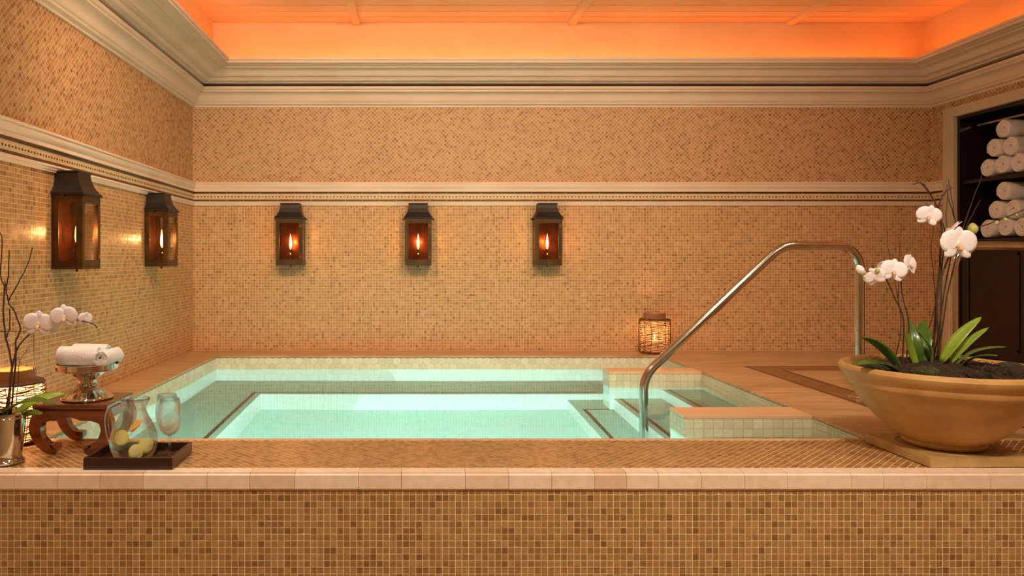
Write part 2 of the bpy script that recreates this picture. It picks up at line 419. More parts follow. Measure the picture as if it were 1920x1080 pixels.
crown = [(0,2.372),(.012,2.372),(.014,2.384)] + arc((.02,2.388),(.036,2.402),-.25) + [(.042,2.406)] + arc((.046,2.41),(.094,2.466),.18) + [(.1,2.468),(.1,2.478)] + arc((.104,2.481),(.114,2.490),-.2) + [(.114,2.502),(.06,2.502)]
run(crown, name='trim_1', label='cream crown moulding along the top of the walls')
cor = [(.06,2.524),(.118,2.524),(.122,2.531)] + arc((.13,2.531),(.162,2.546),-.22) + [(.168,2.548),(.168,2.554),(.2,2.556)] + arc((.205,2.56),(.262,2.596),.16) + [(.27,2.597),(.27,2.604),(.3,2.606)] + arc((.304,2.61),(.338,2.628),-.2) + [(.35,2.63),(.35,2.646),(.34,2.646),(.34,2.612),(.2,2.612)]
run(cor, name='trim_2', label='stepped cream cornice hiding the cove light')
run([(.06,2.502),(.055,2.513),(.06,2.524)], name='trim_3', mat='stone_line_gap_shade', label='dark shadow gap between crown and cornice')  # the groove's shade is put into its dark colour
run([(.2,2.612),(.2,ZCEIL+.01)], name='trim_4', mat='ceiling_paint', label='upright cove wall glowing orange')
YT = 2.2
run([(0,ZB1),(.024,ZB1),(.03,ZB1-.004),(.03,ZB1-.012)] + arc((.024,ZB1-.014),(.014,1.775),.14) + [(.014,1.772)] + arc((.015,1.768),(.02,1.762),-.3) + [(.02,1.7573),(0,1.7573)], YT, 5.295, 'trim_5', 'crown_paint', 'cream moulding above the dotted tile band')
run([(0,1.7573),(.006,1.7573),(.006,1.6865),(0,1.6865)], YT, 5.295, 'trim_6', 'band_cream', 'cream tile band with a row of dark dots')
run([(0,1.6865),(.014,1.6865),(.018,1.682),(.018,1.677)] + arc((.014,1.674),(.01,1.66),.12) + [(.01,ZB0),(0,ZB0)], YT, 5.295, 'trim_7', 'crown_paint', 'thin cream moulding under the dotted tile band')
t6 = bpy.data.objects['trim_6']
def band_bits(parent):
    for wall in ('left', 'back', 'right'):
        md, mt = MB(), MB()
        L = {'left': YB-YT, 'back': XR-XL, 'right': YB-5.295}[wall]
        def bit(mm, a0, a1, z0, z1, p):
            if wall == 'left': mm.box(XL+.004, XL+p, YT+a0, YT+a1, z0, z1)
            elif wall == 'back': mm.box(XL+a0, XL+a1, YB-p, YB-.004, z0, z1)
            else: mm.box(XR-p, XR-.004, 5.295+a0, 5.295+a1, z0, z1)
        n = int(L/.1235)+1
        for k in range(n):
            a0, a1 = k*.1235+.0012, min((k+1)*.1235-.0012, L)
            if a1 <= a0: continue
            bit(md, a0, a1, 1.7428, 1.7567, .0085); bit(md, a0, a1, 1.6872, 1.7012, .0085)
        for k in range(int(L/.0248)):
            c = (k+.5)*.0248; s = .0052 if k % 2 else .0040
            bit(mt, c-s, c+s, 1.7205-s, 1.7205+s, .0076)
        md.build('pencil_tiles', 'band_dark', parent, kind='stuff'); mt.build('dot_tiles', 'band_dark', parent, kind='stuff')
band_bits(t6)

# ceiling: painted planks running across the room, battens running towards the viewer
ce = struct(MB().box(XL, XR, YF, 2.9, ZCEIL, ZCEIL+.05).build('ceiling', 'ceiling_paint'), 'orange lit tray ceiling of painted planks and battens')
pw = .1175; me = MB().box(XL+.15, XR-.15, .003, pw-.003, ZCEIL, ZCEIL+.03).mesh('ceiling_plank', bevel=.003)
y = YB-.2-pw; k = 0
while y > 2.88:
    o = link('ceiling_plank', me, 'ceiling_paint', ce); o.location = (0, y, 0); y -= pw; k += 1
MB().box(XL, XR, 2.8, YB, ZCEIL+.02, ZCEIL+.05).build('ceiling_backing', 'ceiling_paint', ce)
for x in (-1.95+.02, -.43, 1.087, 2.617):
    if x < XL+.2: continue
    MB().box(x-.03, x+.03, YF, YB-.2, ZCEIL-.022, ZCEIL+.005).build('ceiling_batten', 'ceiling_paint', ce, bevel=.008)
# light strips lying in the trough behind the cornice
for nm, b_ in (('back', (XL+.34, XR-.34, YB-.30, YB-.275, 2.613, 2.625)), ('left', (XL+.275, XL+.30, 1.0, YB-.36, 2.613, 2.625)), ('right', (XR-.30, XR-.275, 1.0, YB-.36, 2.613, 2.625))):
    o = MB().box(*b_).build('cove_light_strip', 'cove_led')
    tag(o, f'orange light strip in the cove trough along the {nm} wall', 'light strip', 'cove light strips')

# ------------------------------------------------------------------ pool deck
deck = struct(empty('pool_deck'), 'raised stone deck around the sunken pool')
TH = .014
MB().box(XL, PX0, PY0, YB, ZD-TH, ZD).build('deck_slab', 'stone_slab', deck, bevel=.003)
MB().box(PX0, XR, PY1, YB, ZD-TH, ZD).build('deck_slab', 'stone_slab', deck, bevel=.003)
MB().box(PX1, XR, PY0, PY1, ZD-TH, ZD).build('deck_slab', 'stone_slab', deck, bevel=.003)
MB().box(XL, XR, 2.392, PY0-.02, ZD-TH, ZD-.0016).build('deck_slab', 'grout', deck)
mosaic('mosaic_tiles', (XL, 2.392, ZD-.0016), (1,0,0), (0,1,0), (0,0,1), XR-XL, PY0-.022-2.392, 'mosaic_deck', deck, diag=True, tilt=.00012)
MB().box(XL, XR, PY0-.021, PY0+.0015, ZD-.05, ZD+.0005).build('coping_strip', 'pool_cap', deck, bevel=.003)
# front nosing stones
x = XL; k = 0
while x < XR:
    wdt = random.choice((.134, .136, .14, .1, .2, .134)); x1 = min(x+wdt, XR)
    mb = MB().box(x+.0006, x1-.0006, 2.334, 2.391, .5426, ZD)
    me = mb.mesh('coping_stone'); bm = bmesh.new(); bm.from_mesh(me)
    bmesh.ops.bevel(bm, geom=[e for e in bm.edges if all(v.co.y < 2.34 for v in e.verts) and abs(e.verts[0].co.x-e.verts[1].co.x) > .01], offset=.008, segments=3, affect='EDGES')
    bm.to_mesh(me); bm.free()
    link('coping_stone', me, 'coping', deck); x = x1
# riser
riser = struct(MB().box(XL, XR, RY, RY+.04, 0, .543).build('pool_riser', 'grout_pale'), 'front face of the raised pool in square beige mosaic')
P = .02065; z0 = .5426
rows = 3
colc = int((XR-XL)/P)
inrow = lambda cu, cv: (cv > .5426-P*3.0) & (cv < .5426-P*0.9) & (cu > .35) & (cu < .35+150*P)
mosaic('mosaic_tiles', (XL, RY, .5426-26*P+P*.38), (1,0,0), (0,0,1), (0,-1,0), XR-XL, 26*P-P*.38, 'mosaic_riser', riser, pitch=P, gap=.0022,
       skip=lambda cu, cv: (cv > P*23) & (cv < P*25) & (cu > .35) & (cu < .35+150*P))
s = (P-.0022)/2
me = MB().box(-s, s, -.0007, .001, -s, s).mesh('mosaic_tile')
i0 = int(math.ceil(.35/P-.5+1e-9))
zb = .5426-26*P+P*.38
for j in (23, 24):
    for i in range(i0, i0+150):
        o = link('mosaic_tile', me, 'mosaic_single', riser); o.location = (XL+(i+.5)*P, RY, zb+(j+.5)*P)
# marble border inlay in the right deck
bx0, bx1, by0, by1 = 2.028, 3.6, 2.95, 4.651
inl = empty('deck_inlay'); struct(inl, 'dark marble border laid into the right deck')
def ring(a0, a1, b0, b1, wd, z, name, mat):
    for (p0, p1, q0, q1) in ((a0, a1, b1-wd, b1), (a0, a1, b0, b0+wd), (a0, a0+wd, b0+wd, b1-wd), (a1-wd, a1, b0+wd, b1-wd)):
        MB().box(p0, p1, q0, q1, ZD-.004, ZD+z).build(name, mat, inl)
ring(bx0, bx1, by0, by1, .185, .0006, 'border_strip', 'stone_inlay')
ring(bx0+.012, bx1-.012, by0+.012, by1-.012, .012, .001, 'border_line', 'stone_line_gap_shade')
ring(bx0+.160, bx1-.160, by0+.160, by1-.160, .012, .001, 'border_line', 'stone_line_gap_shade')

# ------------------------------------------------------------------ pool basin
ZF, ZBE = -.36, .049
basin = struct(empty('pool_basin'), 'sunken pool with a seat ledge and submerged steps')
MB().box(PX0-.05, PX1+.05, PY0-.05, PY1+.05, ZF-.05, ZF).build('pool_floor', 'pool_floor', basin)
zt = ZD-TH
MB().box(PX0-.05, PX0+.001, PY0, PY1, ZF, zt).build('pool_side', 'pool_wall', basin)
MB().box(PX0, PX1, PY1-.001, PY1+.05, ZF, zt).build('pool_side', 'pool_wall', basin)
MB().box(PX1-.001, PX1+.05, PY0, PY1, ZF, zt).build('pool_side', 'pool_wall', basin)
MB().box(PX0, PX1, PY0-.05, PY0+.001, ZF, zt).build('pool_side', 'pool_wall', basin)
BX, BY = -.985, 4.70
def shelf(name, x0, x1, y0, y1, z, lip=.028):
    MB().box(x0, x1, y0, y1, ZF, z-.002).build(name, 'pool_wall', basin)
    MB().box(x0, x1, y0, y1, z-.004, z).build(name+'_top', 'pool_bench', basin)
shelf('seat_ledge', PX0, BX, PY0, PY1, ZBE)
shelf('seat_ledge', BX, PX1, BY, PY1, ZBE)
MB().box(BX-.058, BX-.036, PY0, BY+.058, ZBE-.001, ZBE+.0015).build('edge_stripe', 'pool_stripe', basin)
MB().box(BX-.058, 1.14, BY+.036, BY+.058, ZBE-.001, ZBE+.0015).build('edge_stripe', 'pool_stripe', basin)
S0, S1 = 3.372, 4.429
shelf('step', .945, PX1, S0-.6, BY, -.12)
shelf('step', 1.165, PX1, S0, S1, .163)
shelf('step', 1.452, PX1, S0, S1, .425)
MB().box(.985, 1.007, S0-.55, S1+.02, -.121, -.1185).build('edge_stripe', 'pool_stripe', basin)
MB().box(1.007, 1.165, S1-.002, S1+.02, -.121, -.1185).build('edge_stripe', 'pool_stripe', basin)
MB().box(1.197, 1.219, S0, S1, .162, .1645).build('edge_stripe', 'pool_stripe', basin)
MB().box(1.482, 1.504, S0, S1, .424, .4265).build('edge_stripe', 'pool_stripe', basin)
T = .0423
def stub(y0, y1):
    """low wall beside the steps: cream square tiles under a stone cap"""
    x0, x1 = 1.14, PX1
    st = MB().box(x0+.003, x1, y0+.003, y1-.003, ZF, ZD-.014).build('step_wall', 'pool_wall', basin)
    MB().box(x0+.0015, x1, y0+.0015, y1-.0015, WZ-.05, ZD-.014).build('tile_bed', 'pool_grout', st)
    MB().box(x0-.001, x1-.001, y0-.001, y1+.001, ZD-.015, ZD).build('wall_cap', 'pool_cap', st, bevel=.002)
    return st
for (y0, y1) in ((3.19, 3.372), (S1, 4.587)):
    st = stub(y0, y1)
    me = MB().box(-T/2+.0008, T/2-.0008, -.0015, .001, -.0205, .0205).mesh('pool_tile', bevel=.0006)
    for i in range(13):
        for j in range(3):
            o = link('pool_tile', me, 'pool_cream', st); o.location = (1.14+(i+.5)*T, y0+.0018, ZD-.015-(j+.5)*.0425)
    me = MB().box(-.0015, .001, -T/2+.0008, T/2-.0008, -.0205, .0205).mesh('pool_tile', bevel=.0006)
    for i in range(4):
        for j in range(3):
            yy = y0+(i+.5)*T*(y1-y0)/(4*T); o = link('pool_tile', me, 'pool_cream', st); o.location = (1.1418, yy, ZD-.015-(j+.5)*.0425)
# hexagon tiles on the back and left faces above the water
R = .03
def hexes(face):
    hp = R*math.sqrt(3); n = 0
    bk = MB()
    if face == 'back': bk.box(PX0, PX1, PY1-.003, PY1, WZ-.05, zt)
    else: bk.box(PX0, PX0+.003, PY0, PY1, WZ-.05, zt)
    par = bk.build('tile_bed', 'pool_grout', basin)
    L = PX1-PX0 if face == 'back' else PY1-PY0
    for j in range(3):
        zc = zt-.02-j*1.5*R
        a = (hp/2 if j % 2 else 0)
        while a < L+hp/2:
            pts = []
            for q in range(6):
                an = PI/6+q*PI/3; rr = R-.0007
                pts.append((min(max(a+rr*math.cos(an), 0), L), min(max(zc+rr*math.sin(an), WZ-.05), zt)))
            a += hp
            if max(p[0] for p in pts)-min(p[0] for p in pts) < .004: continue
            mb = MB()
            f = (lambda u, z, d: (PX0+u, PY1-.003-d, z)) if face == 'back' else (lambda u, z, d: (PX0+.003+d, PY0+u, z))
            vs = [f(u, z, .0006) for u, z in pts]+[f(u, z, -.001) for u, z in pts]
            fs = [tuple(range(6))]+[(q, (q+1) % 6, (q+1) % 6+6, q+6) for q in range(6)]
            mb.add(vs, fs).build('hexagon_tile', 'pool_hex', par)
hexes('back'); hexes('left')
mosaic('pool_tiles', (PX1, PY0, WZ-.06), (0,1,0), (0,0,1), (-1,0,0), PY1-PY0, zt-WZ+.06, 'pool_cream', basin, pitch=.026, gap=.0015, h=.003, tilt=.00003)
# light housings behind the underwater lamps
for x in (-.75, .05, .7):
    MB().lathe([(.11,0),(.14,0),(.145,.012),(.11,.02)], 24).build('light_housing', 'steel', basin, smooth='auto')
    o = COL.objects[-1]; o.location = (x, PY0+.002, .34); o.rotation_euler = (-PI/2, 0, 0)
water = MB().add([(PX0,PY0,WZ),(PX1,PY0,WZ),(PX1,PY1,WZ),(PX0,PY1,WZ)], [(0,1,2,3)]).build('pool_water', 'pool_water')
tag(water, 'clear still pool water glowing pale aqua green', 'water', kind='stuff')

# ------------------------------------------------------------------ handrails
def handrail(path, rads, flange, label):
    o = empty('handrail', path[-1]); base = Vector(path[-1])
    pts = fillet([Vector(p)-base for p in path], rads, 10)
    MB().tube(pts, .0215, 20).build('tube', 'steel', o, smooth='auto')
    for f in flange:
        fo = MB().lathe([(.0, .014),(.03,.014),(.034,.012),(.05,.008),(.052,.004),(.052,0)], 32).build('flange', 'steel', o, smooth='auto'); fo.location = Vector(f)-base
        MB().lathe([(.0215,.013),(.027,.013),(.027,.02),(.0215,.022)], 24).build('collar', 'steel', fo, smooth='auto')
    return tag(o, label, 'handrail', 'pool handrails')
HY = 3.608
handrail([(1.095,HY,-.118),(1.095,HY,.703),(1.76,HY,1.332),(2.139,HY,1.332),(2.139,HY,ZD)], [.16,.16,.11], [(2.139,HY,ZD+.001)],
         'steel handrail sloping down from the deck into the pool')
handrail([(3.66,HY,ZD),(3.66,HY,.80),(3.2,HY,1.332),(2.592,HY,1.332),(2.592,HY,ZD)], [.1,.14,.11], [(2.592,HY,ZD+.001),(3.66,HY,ZD+.001)],
         'steel handrail behind the flower bowl, in front of the towel cabinet')

# ------------------------------------------------------------------ wall lanterns
LW, LP, LB, LE, LT = .19, .138, 0.0, .335, .445   # width, projection, bottom, eave, top (local z)
def lantern():
    """back against local y=0, front towards -y, x across"""
    o = empty('wall_lantern')
    h = LW/2
    MB().box(-h, h, -.006, 0, 0, LE).build('back_plate', 'lantern_metal', o)
    MB().box(-h+.014, h-.014, -.009, -.006, .02, LE-.01).build('reflector', 'copper', o)
    MB().box(-h, h, -LP, 0, 0, .016).build('base', 'lantern_metal', o, bevel=.002)
    for sx in (-1, 1):
        MB().box(sx*h-(.026 if sx > 0 else 0), sx*h+(.026 if sx < 0 else 0), -LP, -LP+.012, .016, LE).build('post', 'lantern_metal', o, bevel=.0015)
        MB().box(sx*h-(.006 if sx > 0 else 0), sx*h+(.006 if sx < 0 else 0), -LP+.012, -LP+.03, .016, LE).build('post', 'lantern_metal', o, bevel=.0015)
        MB().box(sx*h-(.006 if sx > 0 else 0), sx*h+(.006 if sx < 0 else 0), -.03, -.006, .016, LE).build('post', 'lantern_metal', o, bevel=.0015)
        MB().box(sx*h-(.002 if sx > 0 else -.001), sx*h+(.002 if sx < 0 else -.001), -LP+.028, -.028, .03, LE-.02).build('side_pane', 'lantern_pane', o)
        for za, zb_ in ((.016, .034), (LE-.03, LE)):
            MB().box(sx*h-(.006 if sx > 0 else 0), sx*h+(.006 if sx < 0 else 0), -LP+.028, -.028, za, zb_).build('rail', 'lantern_metal', o)
    for za, zb_ in ((.016, .042), (LE-.034, LE)):
        MB().box(-h+.024, h-.024, -LP, -LP+.012, za, zb_).build('rail', 'lantern_metal', o)
    MB().box(-h+.022, h-.022, -LP+.004, -LP+.006, .038, LE-.03).build('front_pane', 'lantern_pane', o)
    # concave roof rising to a narrow flat top
    prof = [(h+.008, LP+.008, LE), (h+.008, LP+.008, LE+.008), (h-.004, LP-.004, LE+.02), (h-.018, LP-.02, LE+.045), (h-.027, LP-.03, LE+.075), (h-.03, LP-.034, LE+.1), (h-.025, LP-.03, LE+.105), (h-.025, LP-.03, LT)]
    vs = []
    for a, p, z in prof: vs += [(-a, 0, z), (-a, -p, z), (a, -p, z), (a, 0, z)]
    fs = []
    for k in range(len(prof)-1):
        for j in range(4): fs.append((k*4+j, k*4+(j+1) % 4, (k+1)*4+(j+1) % 4, (k+1)*4+j))
    fs += [(0,1,2,3), tuple(len(vs)-4+j for j in range(4))]
    MB().add(vs, fs).build('roof', 'lantern_roof', o)
    for sx in (-1, 1):
        mb = MB().tube([(sx*(h+.002), -LP*.4, LE-.004), (sx*(h+.016), -LP*.4, LE-.004)], .004, 8)
        mb.lathe([(0,-.006),(.005,-.004),(.006,0),(.005,.004),(0,.006)], 10, (sx*(h+.018), -LP*.4, LE-.004)); mb.build('knob', 'lantern_roof', o)
    MB().box(h-.022, h-.008, -LP-.002, -LP, LE-.062, LE-.044).build('hinge', 'brass', o)
    MB().box(h-.022, h-.008, -LP-.002, -LP, .05, .066).build('hinge', 'brass', o)
    # burner and flame
    bu = MB().lathe([(0,.016),(.02,.016),(.02,.024),(.009,.03),(.008,.06),(.014,.068),(.014,.08),(.007,.088),(.006,.1),(.011,.104),(.011,.114),(.004,.12),(0,.12)], 20, (0,-.07,0)).build('burner', 'brass', o, smooth='auto')
    MB().lathe([(0,.118),(.005,.124),(.0085,.14),(.0095,.152),(.0075,.178),(.0035,.206),(0,.228)], 14, (0,-.07,0)).build('flame', 'flame', o, smooth=True)
    MB().lathe([(0,-.014),(.005,-.011),(.006,-.006),(.003,0)], 10, (0,-LP*.5,0)).build('drip_knob', 'lantern_metal', o, smooth=True)
    return o
lan = lantern(); LZ = 1.2225
spots = [((-.911, YB, LZ), 0, 'dark metal wall lantern on the back wall, nearest the left corner'),
         ((.008, YB, LZ), 0, 'middle one of three dark metal lanterns on the back wall'),
         ((.937, YB, LZ), 0, 'dark metal wall lantern on the back wall, nearest the handrail'),
         ((XL, 3.43, LZ), PI/2, 'dark metal lantern on the left wall, the larger and nearer one'),
         ((XL, 4.57, LZ), PI/2, 'dark metal lantern on the left wall, next to the corner')]
for i, (loc, rz, lab) in enumerate(spots):
    o = lan if i == 0 else copy_tree(lan)
    d = .0025
    o.location = (loc[0]+(d if rz else 0), loc[1]-(0 if rz else d), loc[2]); o.rotation_euler = (0, 0, rz)
    tag(o, lab, 'lantern', 'lit wall lanterns')
    q = Matrix.Rotation(rz, 4, 'Z') @ Vector((0, -.095, .17))
    lamp('lantern_flame_light', 'POINT', Vector(o.location)+q, 2.2, (1, .52, .2), .012)

# ------------------------------------------------------------------ woven candle lanterns
def candle_lantern(loc, label, handle, power, seed, H=.235):
    rnd = random.Random(seed)
    o = empty('candle_lantern', loc); R = .108
    g = MB().lathe([(R-.02,.002),(R-.008,.012),(R-.006,.03),(R-.006,H-.02),(R-.02,H)], 40).build('glass_cylinder', 'frosted_glass', o, smooth=True)
    MB().lathe([(0,.001),(R-.02,.001),(R-.008,.008),(R-.008,.012),(0,.012)], 32).build('base', 'bamboo', o, smooth='auto')
    wk = MB()
    for k in range(38):
        z = .012+(H-.02)*k/37; ph = rnd.random()*6; amp = .0022+rnd.random()*.003; f1 = rnd.randint(3, 7); f2 = rnd.randint(7, 12)
        pts = []
        for j in range(56):
            a = 2*PI*j/56; e = .93 if k in (0, 37) else 1
            pts.append(((R*e+.0016*math.sin(f2*a+ph))*math.cos(a), (R*e+.0016*math.sin(f2*a+ph))*math.sin(a), z+amp*math.sin(f1*a+ph)+.0016*math.sin(f2*a)))
        wk.tube(pts, .0013+rnd.random()*.0012, 4, loop=True)
    for j in range(14):
        a = 2*PI*j/14+rnd.random()*.2
        wk.tube([((R-.003)*math.cos(a+.1*math.sin(3*t)), (R-.003)*math.sin(a+.1*math.sin(3*t)), .01+(H-.015)*t) for t in [q/6 for q in range(7)]], .0016, 5)
    wk.build('woven_strands', 'wicker', o, smooth=True, kind='stuff')
    MB().lathe([(R-.002,H-.004),(R+.001,H),(R-.004,H+.006),(R-.03,H+.008)], 40).build('shoulder', 'wicker', o, smooth=True)
    MB().lathe([(.072,H+.002),(.077,H+.002),(.077,H+.046),(.072,H+.048),(.070,H+.044)], 40, closed=True).build('collar', 'bamboo', o, smooth='auto')
    MB().lathe([(0,.012),(.034,.012),(.035,.016),(.035,.085),(.03,.09),(0,.087)], 28).build('candle', 'wax', o, smooth='auto')
    MB().lathe([(0,.088),(.004,.094),(.007,.106),(.0055,.122),(.002,.138),(0,.146)], 12).build('flame', 'flame', o, smooth=True)
    if handle:
        pts = fillet([(-.076,0,H+.03),(-.076,0,H+.185),(.076,0,H+.185),(.076,0,H+.03)], [.012,.012], 5)
        MB().tube(pts, .0013, 6).build('wire_handle', 'rubber', o, smooth=True)
    tag(o, label, 'lantern', 'woven candle lanterns')
    lamp('candle_light', 'POINT', Vector(loc)+Vector((0, 0, .15)), power, (1, .60, .32), .02)
    return o
candle_lantern((1.689, 5.31, ZD+.001), 'woven wicker candle lantern on the back ledge, behind the handrail', False, 2.6, 3)
candle_lantern((-1.478, 2.73, ZD+.001), 'woven wicker candle lantern with wire handle, behind the silver cup', True, 14, 5, .218)

# ------------------------------------------------------------------ towel cabinet
cab = empty('towel_cabinet', (XR, 4.32, ZD))
cb = Vector((XR, 4.32, ZD))
def cbox(name, mat, x0, x1, y0, y1, z0, z1, bevel=0, parent=None):
    o = MB().box(x0-cb.x, x1-cb.x, y0-cb.y, y1-cb.y, z0-cb.z, z1-cb.z).build(name, mat, parent or cab, bevel=bevel); return o
D = .42
cbox('frame_stile', 'frame_paint', XR-.03, XR+.012, YN1, 5.295, ZD+.001, 2.325, .004)
cbox('frame_stile', 'frame_paint', XR-.03, XR+.012, YN0-.104, YN0, ZD+.001, 2.325, .004)
cbox('frame_head', 'frame_paint', XR-.03, XR+.012, YN0, YN1, ZN, 2.325, .004)
cbox('side_panel', 'wood_cabinet', XR+.002, XR+D, YN1-.02, YN1, ZD+.001, ZN)
cbox('side_panel', 'wood_cabinet', XR+.002, XR+D, YN0, YN0+.02, ZD+.001, ZN)
cbox('back_panel', 'wood_cabinet', XR+D, XR+D+.02, YN0, YN1, ZD+.001, ZN)
cbox('top_panel', 'wood_cabinet', XR+.002, XR+D, YN0+.02, YN1-.02, ZN-.02, ZN)
cbox('shelf', 'wood_cabinet', XR+.03, XR+D, YN0+.02, YN1-.02, 1.785, 1.81, .003)
cbox('shelf', 'wood_cabinet', XR+.005, XR+D, YN0+.02, YN1-.02, 1.375, 1.402, .003)
cbox('clothes_rail', 'steel', XR+.10, XR+.112, YN0+.02, YN1-.05, ZN-.075, ZN-.063)
for k in range(3):
    y0 = YN0+.022+k*.566; dr = cbox('door', 'wood_cabinet', XR+.01, XR+.03, y0, y0+.562, ZD+.02, 1.37, .003)
    cbox('door_moulding', 'wood_cabinet', XR+.004, XR+.011, y0+.06, y0+.502, ZD+.08, ZD+.095, parent=dr); cbox('door_moulding', 'wood_cabinet', XR+.004, XR+.011, y0+.06, y0+.502, 1.295, 1.31, parent=dr)
    for yy in (y0+.06, y0+.487): cbox('door_moulding', 'wood_cabinet', XR+.004, XR+.011, yy, yy+.015, ZD+.08, 1.31, parent=dr)
tag(cab, 'dark wood towel cabinet with a pale frame set in the right wall', 'cabinet')

def towel_mesh(R, L, turns=3.3, seed=0):
    """rolled towel along local +x: a wound sheet with thickness"""
    rnd = random.Random(seed); n = int(turns*22); th = R/(turns+.35); vs, fs = [], []
    xs = [0, .006, L*.33, L*.66, L-.006, L]
    ph = rnd.random()*6
    for k in range(n+1):
        a = -2*PI*turns*k/n+ph; rc = th*.45+(R-th*.5-th*.45)*k/n
        taper = 1 if k < n-6 else 1-.8*(k-(n-6))/6
        for side in (-1, 1):
            r = rc+side*th*.47*taper
            for i, x in enumerate(xs):
                rr = r-(.004 if i in (0, 5) and side > 0 else 0)+.0012*math.sin(5*a+i)*(side > 0)
                dx = rnd.uniform(-.0015, .0015)+(.006*(1-k/n) if i < 2 else 0)
                vs.append((x+dx, rr*math.cos(a), rr*math.sin(a)*.96))
    m = len(xs)
    for k in range(n):
        b0, b1 = k*2*m, (k+1)*2*m
        for i in range(m-1):
            fs.append((b0+i, b0+i+1, b1+i+1, b1+i)); fs.append((b0+m+i, b1+m+i, b1+m+i+1, b0+m+i+1))
        fs.append((b0, b1, b1+m, b0+m)); fs.append((b0+m-1, b0+2*m-1, b1+2*m-1, b1+m-1))
    for b0 in (0, n*2*m):
        for i in range(m-1): fs.append((b0+i, b0+m+i, b0+m+i+1, b0+i+1))
    return MB().add(vs, fs).mesh('rolled_towel', smooth='auto')
TR = .0705
tms = [towel_mesh(TR, .33, 3.3, s) for s in range(4)]
rows_ = [('bottom row, left end', 0, 0), ('bottom row, centre', 1, 0), ('bottom row, right end', 2, 0), ('middle row, left', .5, 1), ('middle row, right', 1.5, 1), ('top', 1, 2)]
k = 0
for shelf_z, pname, y0 in ((1.81, 'upper shelf', 4.985), (1.402, 'lower shelf', 4.97)):
    for lab, c, r in rows_:
        o = link('rolled_towel', tms[k % 4], 'towel'); k += 1
        o.location = (XR+.045+random.uniform(-.008, .008), y0-c*.137, shelf_z+TR*.97+.001+r*.117)
        tag(o, f'white rolled towel on the {pname}, {lab} of its pile', 'towel', 'rolled towels in the cabinet')

# ------------------------------------------------------------------ planted bowl on the front deck
def at(px, py, Y): return Vector(((px-VPX)*Y/FPX, Y, CZ-(py-VPY)*Y/FPX))   # a point seen at this spot of the photo, at depth Y
BC = Vector((1.805, 2.56, 0)); PT = .632
pl = empty('stone_plinth', (BC.x+.005, BC.y, ZD)); pl.rotation_euler = (0, 0, math.radians(1.2))
hw, hd = .172, .168
MB().box(-hw, hw, -hd, hd, .001, PT-ZD-.004).build('slab', 'plinth_stone', pl, bevel=.002)
MB().box(-hw+.001, hw-.001, -hd+.001, hd-.001, PT-ZD-.004, PT-ZD).build('top_face', 'plinth_stone', pl)
MB().lathe([(.142,PT-ZD),(.144,PT-ZD+.0015),(.147,PT-ZD+.0015),(.149,PT-ZD)], 48).build('ring_line', 'plinth_stone', pl)
tag(pl, 'square stone slab under the wide flower bowl', 'plinth')
bowl = empty('flower_bowl', (BC.x, BC.y, PT+.0015))
prof = [(0,.0),(.105,.0),(.118,.004),(.124,.012),(.122,.02),(.138,.03),(.172,.055),(.206,.088),(.236,.122),(.26,.155),(.278,.186),(.287,.2),(.294,.204),(.298,.214),(.297,.222),(.304,.232),(.314,.244),(.317,.256),(.313,.266),(.304,.271),(.297,.268),(.292,.26),(.285,.235),(.26,.2),(.2,.16),(0,.15)]
MB().lathe(prof, 72).build('bowl_body', 'bowl_stone', bowl, smooth='auto')
# mounded soil
vs, fs = [], []; ns, nr = 48, 9
for k in range(nr+1):
    for j in range(ns):
        a = 2*PI*j/ns; r = .288*k/nr
        z = .245+.042*math.cos(min(1, r/.29)*PI/2)+.012*math.sin(5*a+k)*(k/nr)*(1-k/nr)*2+random.uniform(-.004, .005)
        vs.append((r*math.cos(a), r*math.sin(a), z))
for k in range(nr):
    for j in range(ns): fs.append((k*ns+j, k*ns+(j+1) % ns, (k+1)*ns+(j+1) % ns, (k+1)*ns+j))
MB().add(vs, fs).build('soil', 'soil', bowl, smooth=True)
for (dx, dy, r) in ((-.14, -.12, .045), (.12, -.16, .055), (.19, -.05, .05), (-.03, -.19, .04), (-.2, .02, .045), (.06, .1, .05), (.22, -.13, .04)):
    vs = []; mb = MB(); mb.lathe([(r*math.sin(t), r*.55*-math.cos(t)) for t in [PI*q/7 for q in range(8)]], 16, (dx, dy, .262), mod=lambda a, q: 1+.12*math.sin(4*a+q))
    mb.build('moss_clump', random.choice(('moss', 'soil')), bowl, smooth=True)
fb = MB()
for k in range(170):
    a = random.uniform(0, 2*PI); r = .27*math.sqrt(random.random()); z = .246+.042*math.cos(r/.29*PI/2)
    b2 = random.uniform(0, 2*PI); L = random.uniform(.015, .045); p = Vector((r*math.cos(a), r*math.sin(a), z-.003)); d = Vector((math.cos(b2), math.sin(b2), 0))*L
    fb.tube([p, p+d*.35+Vector((0, 0, random.uniform(.006, .016))), p+d*.7+Vector((0, 0, random.uniform(.004, .014))), p+d], [.0011, .0011, .0009, .0005], 4)
fb.build('moss_fibres', 'moss_dry', bowl, kind='stuff')
tag(bowl, 'wide tan stone bowl planted with white orchids', 'planter')

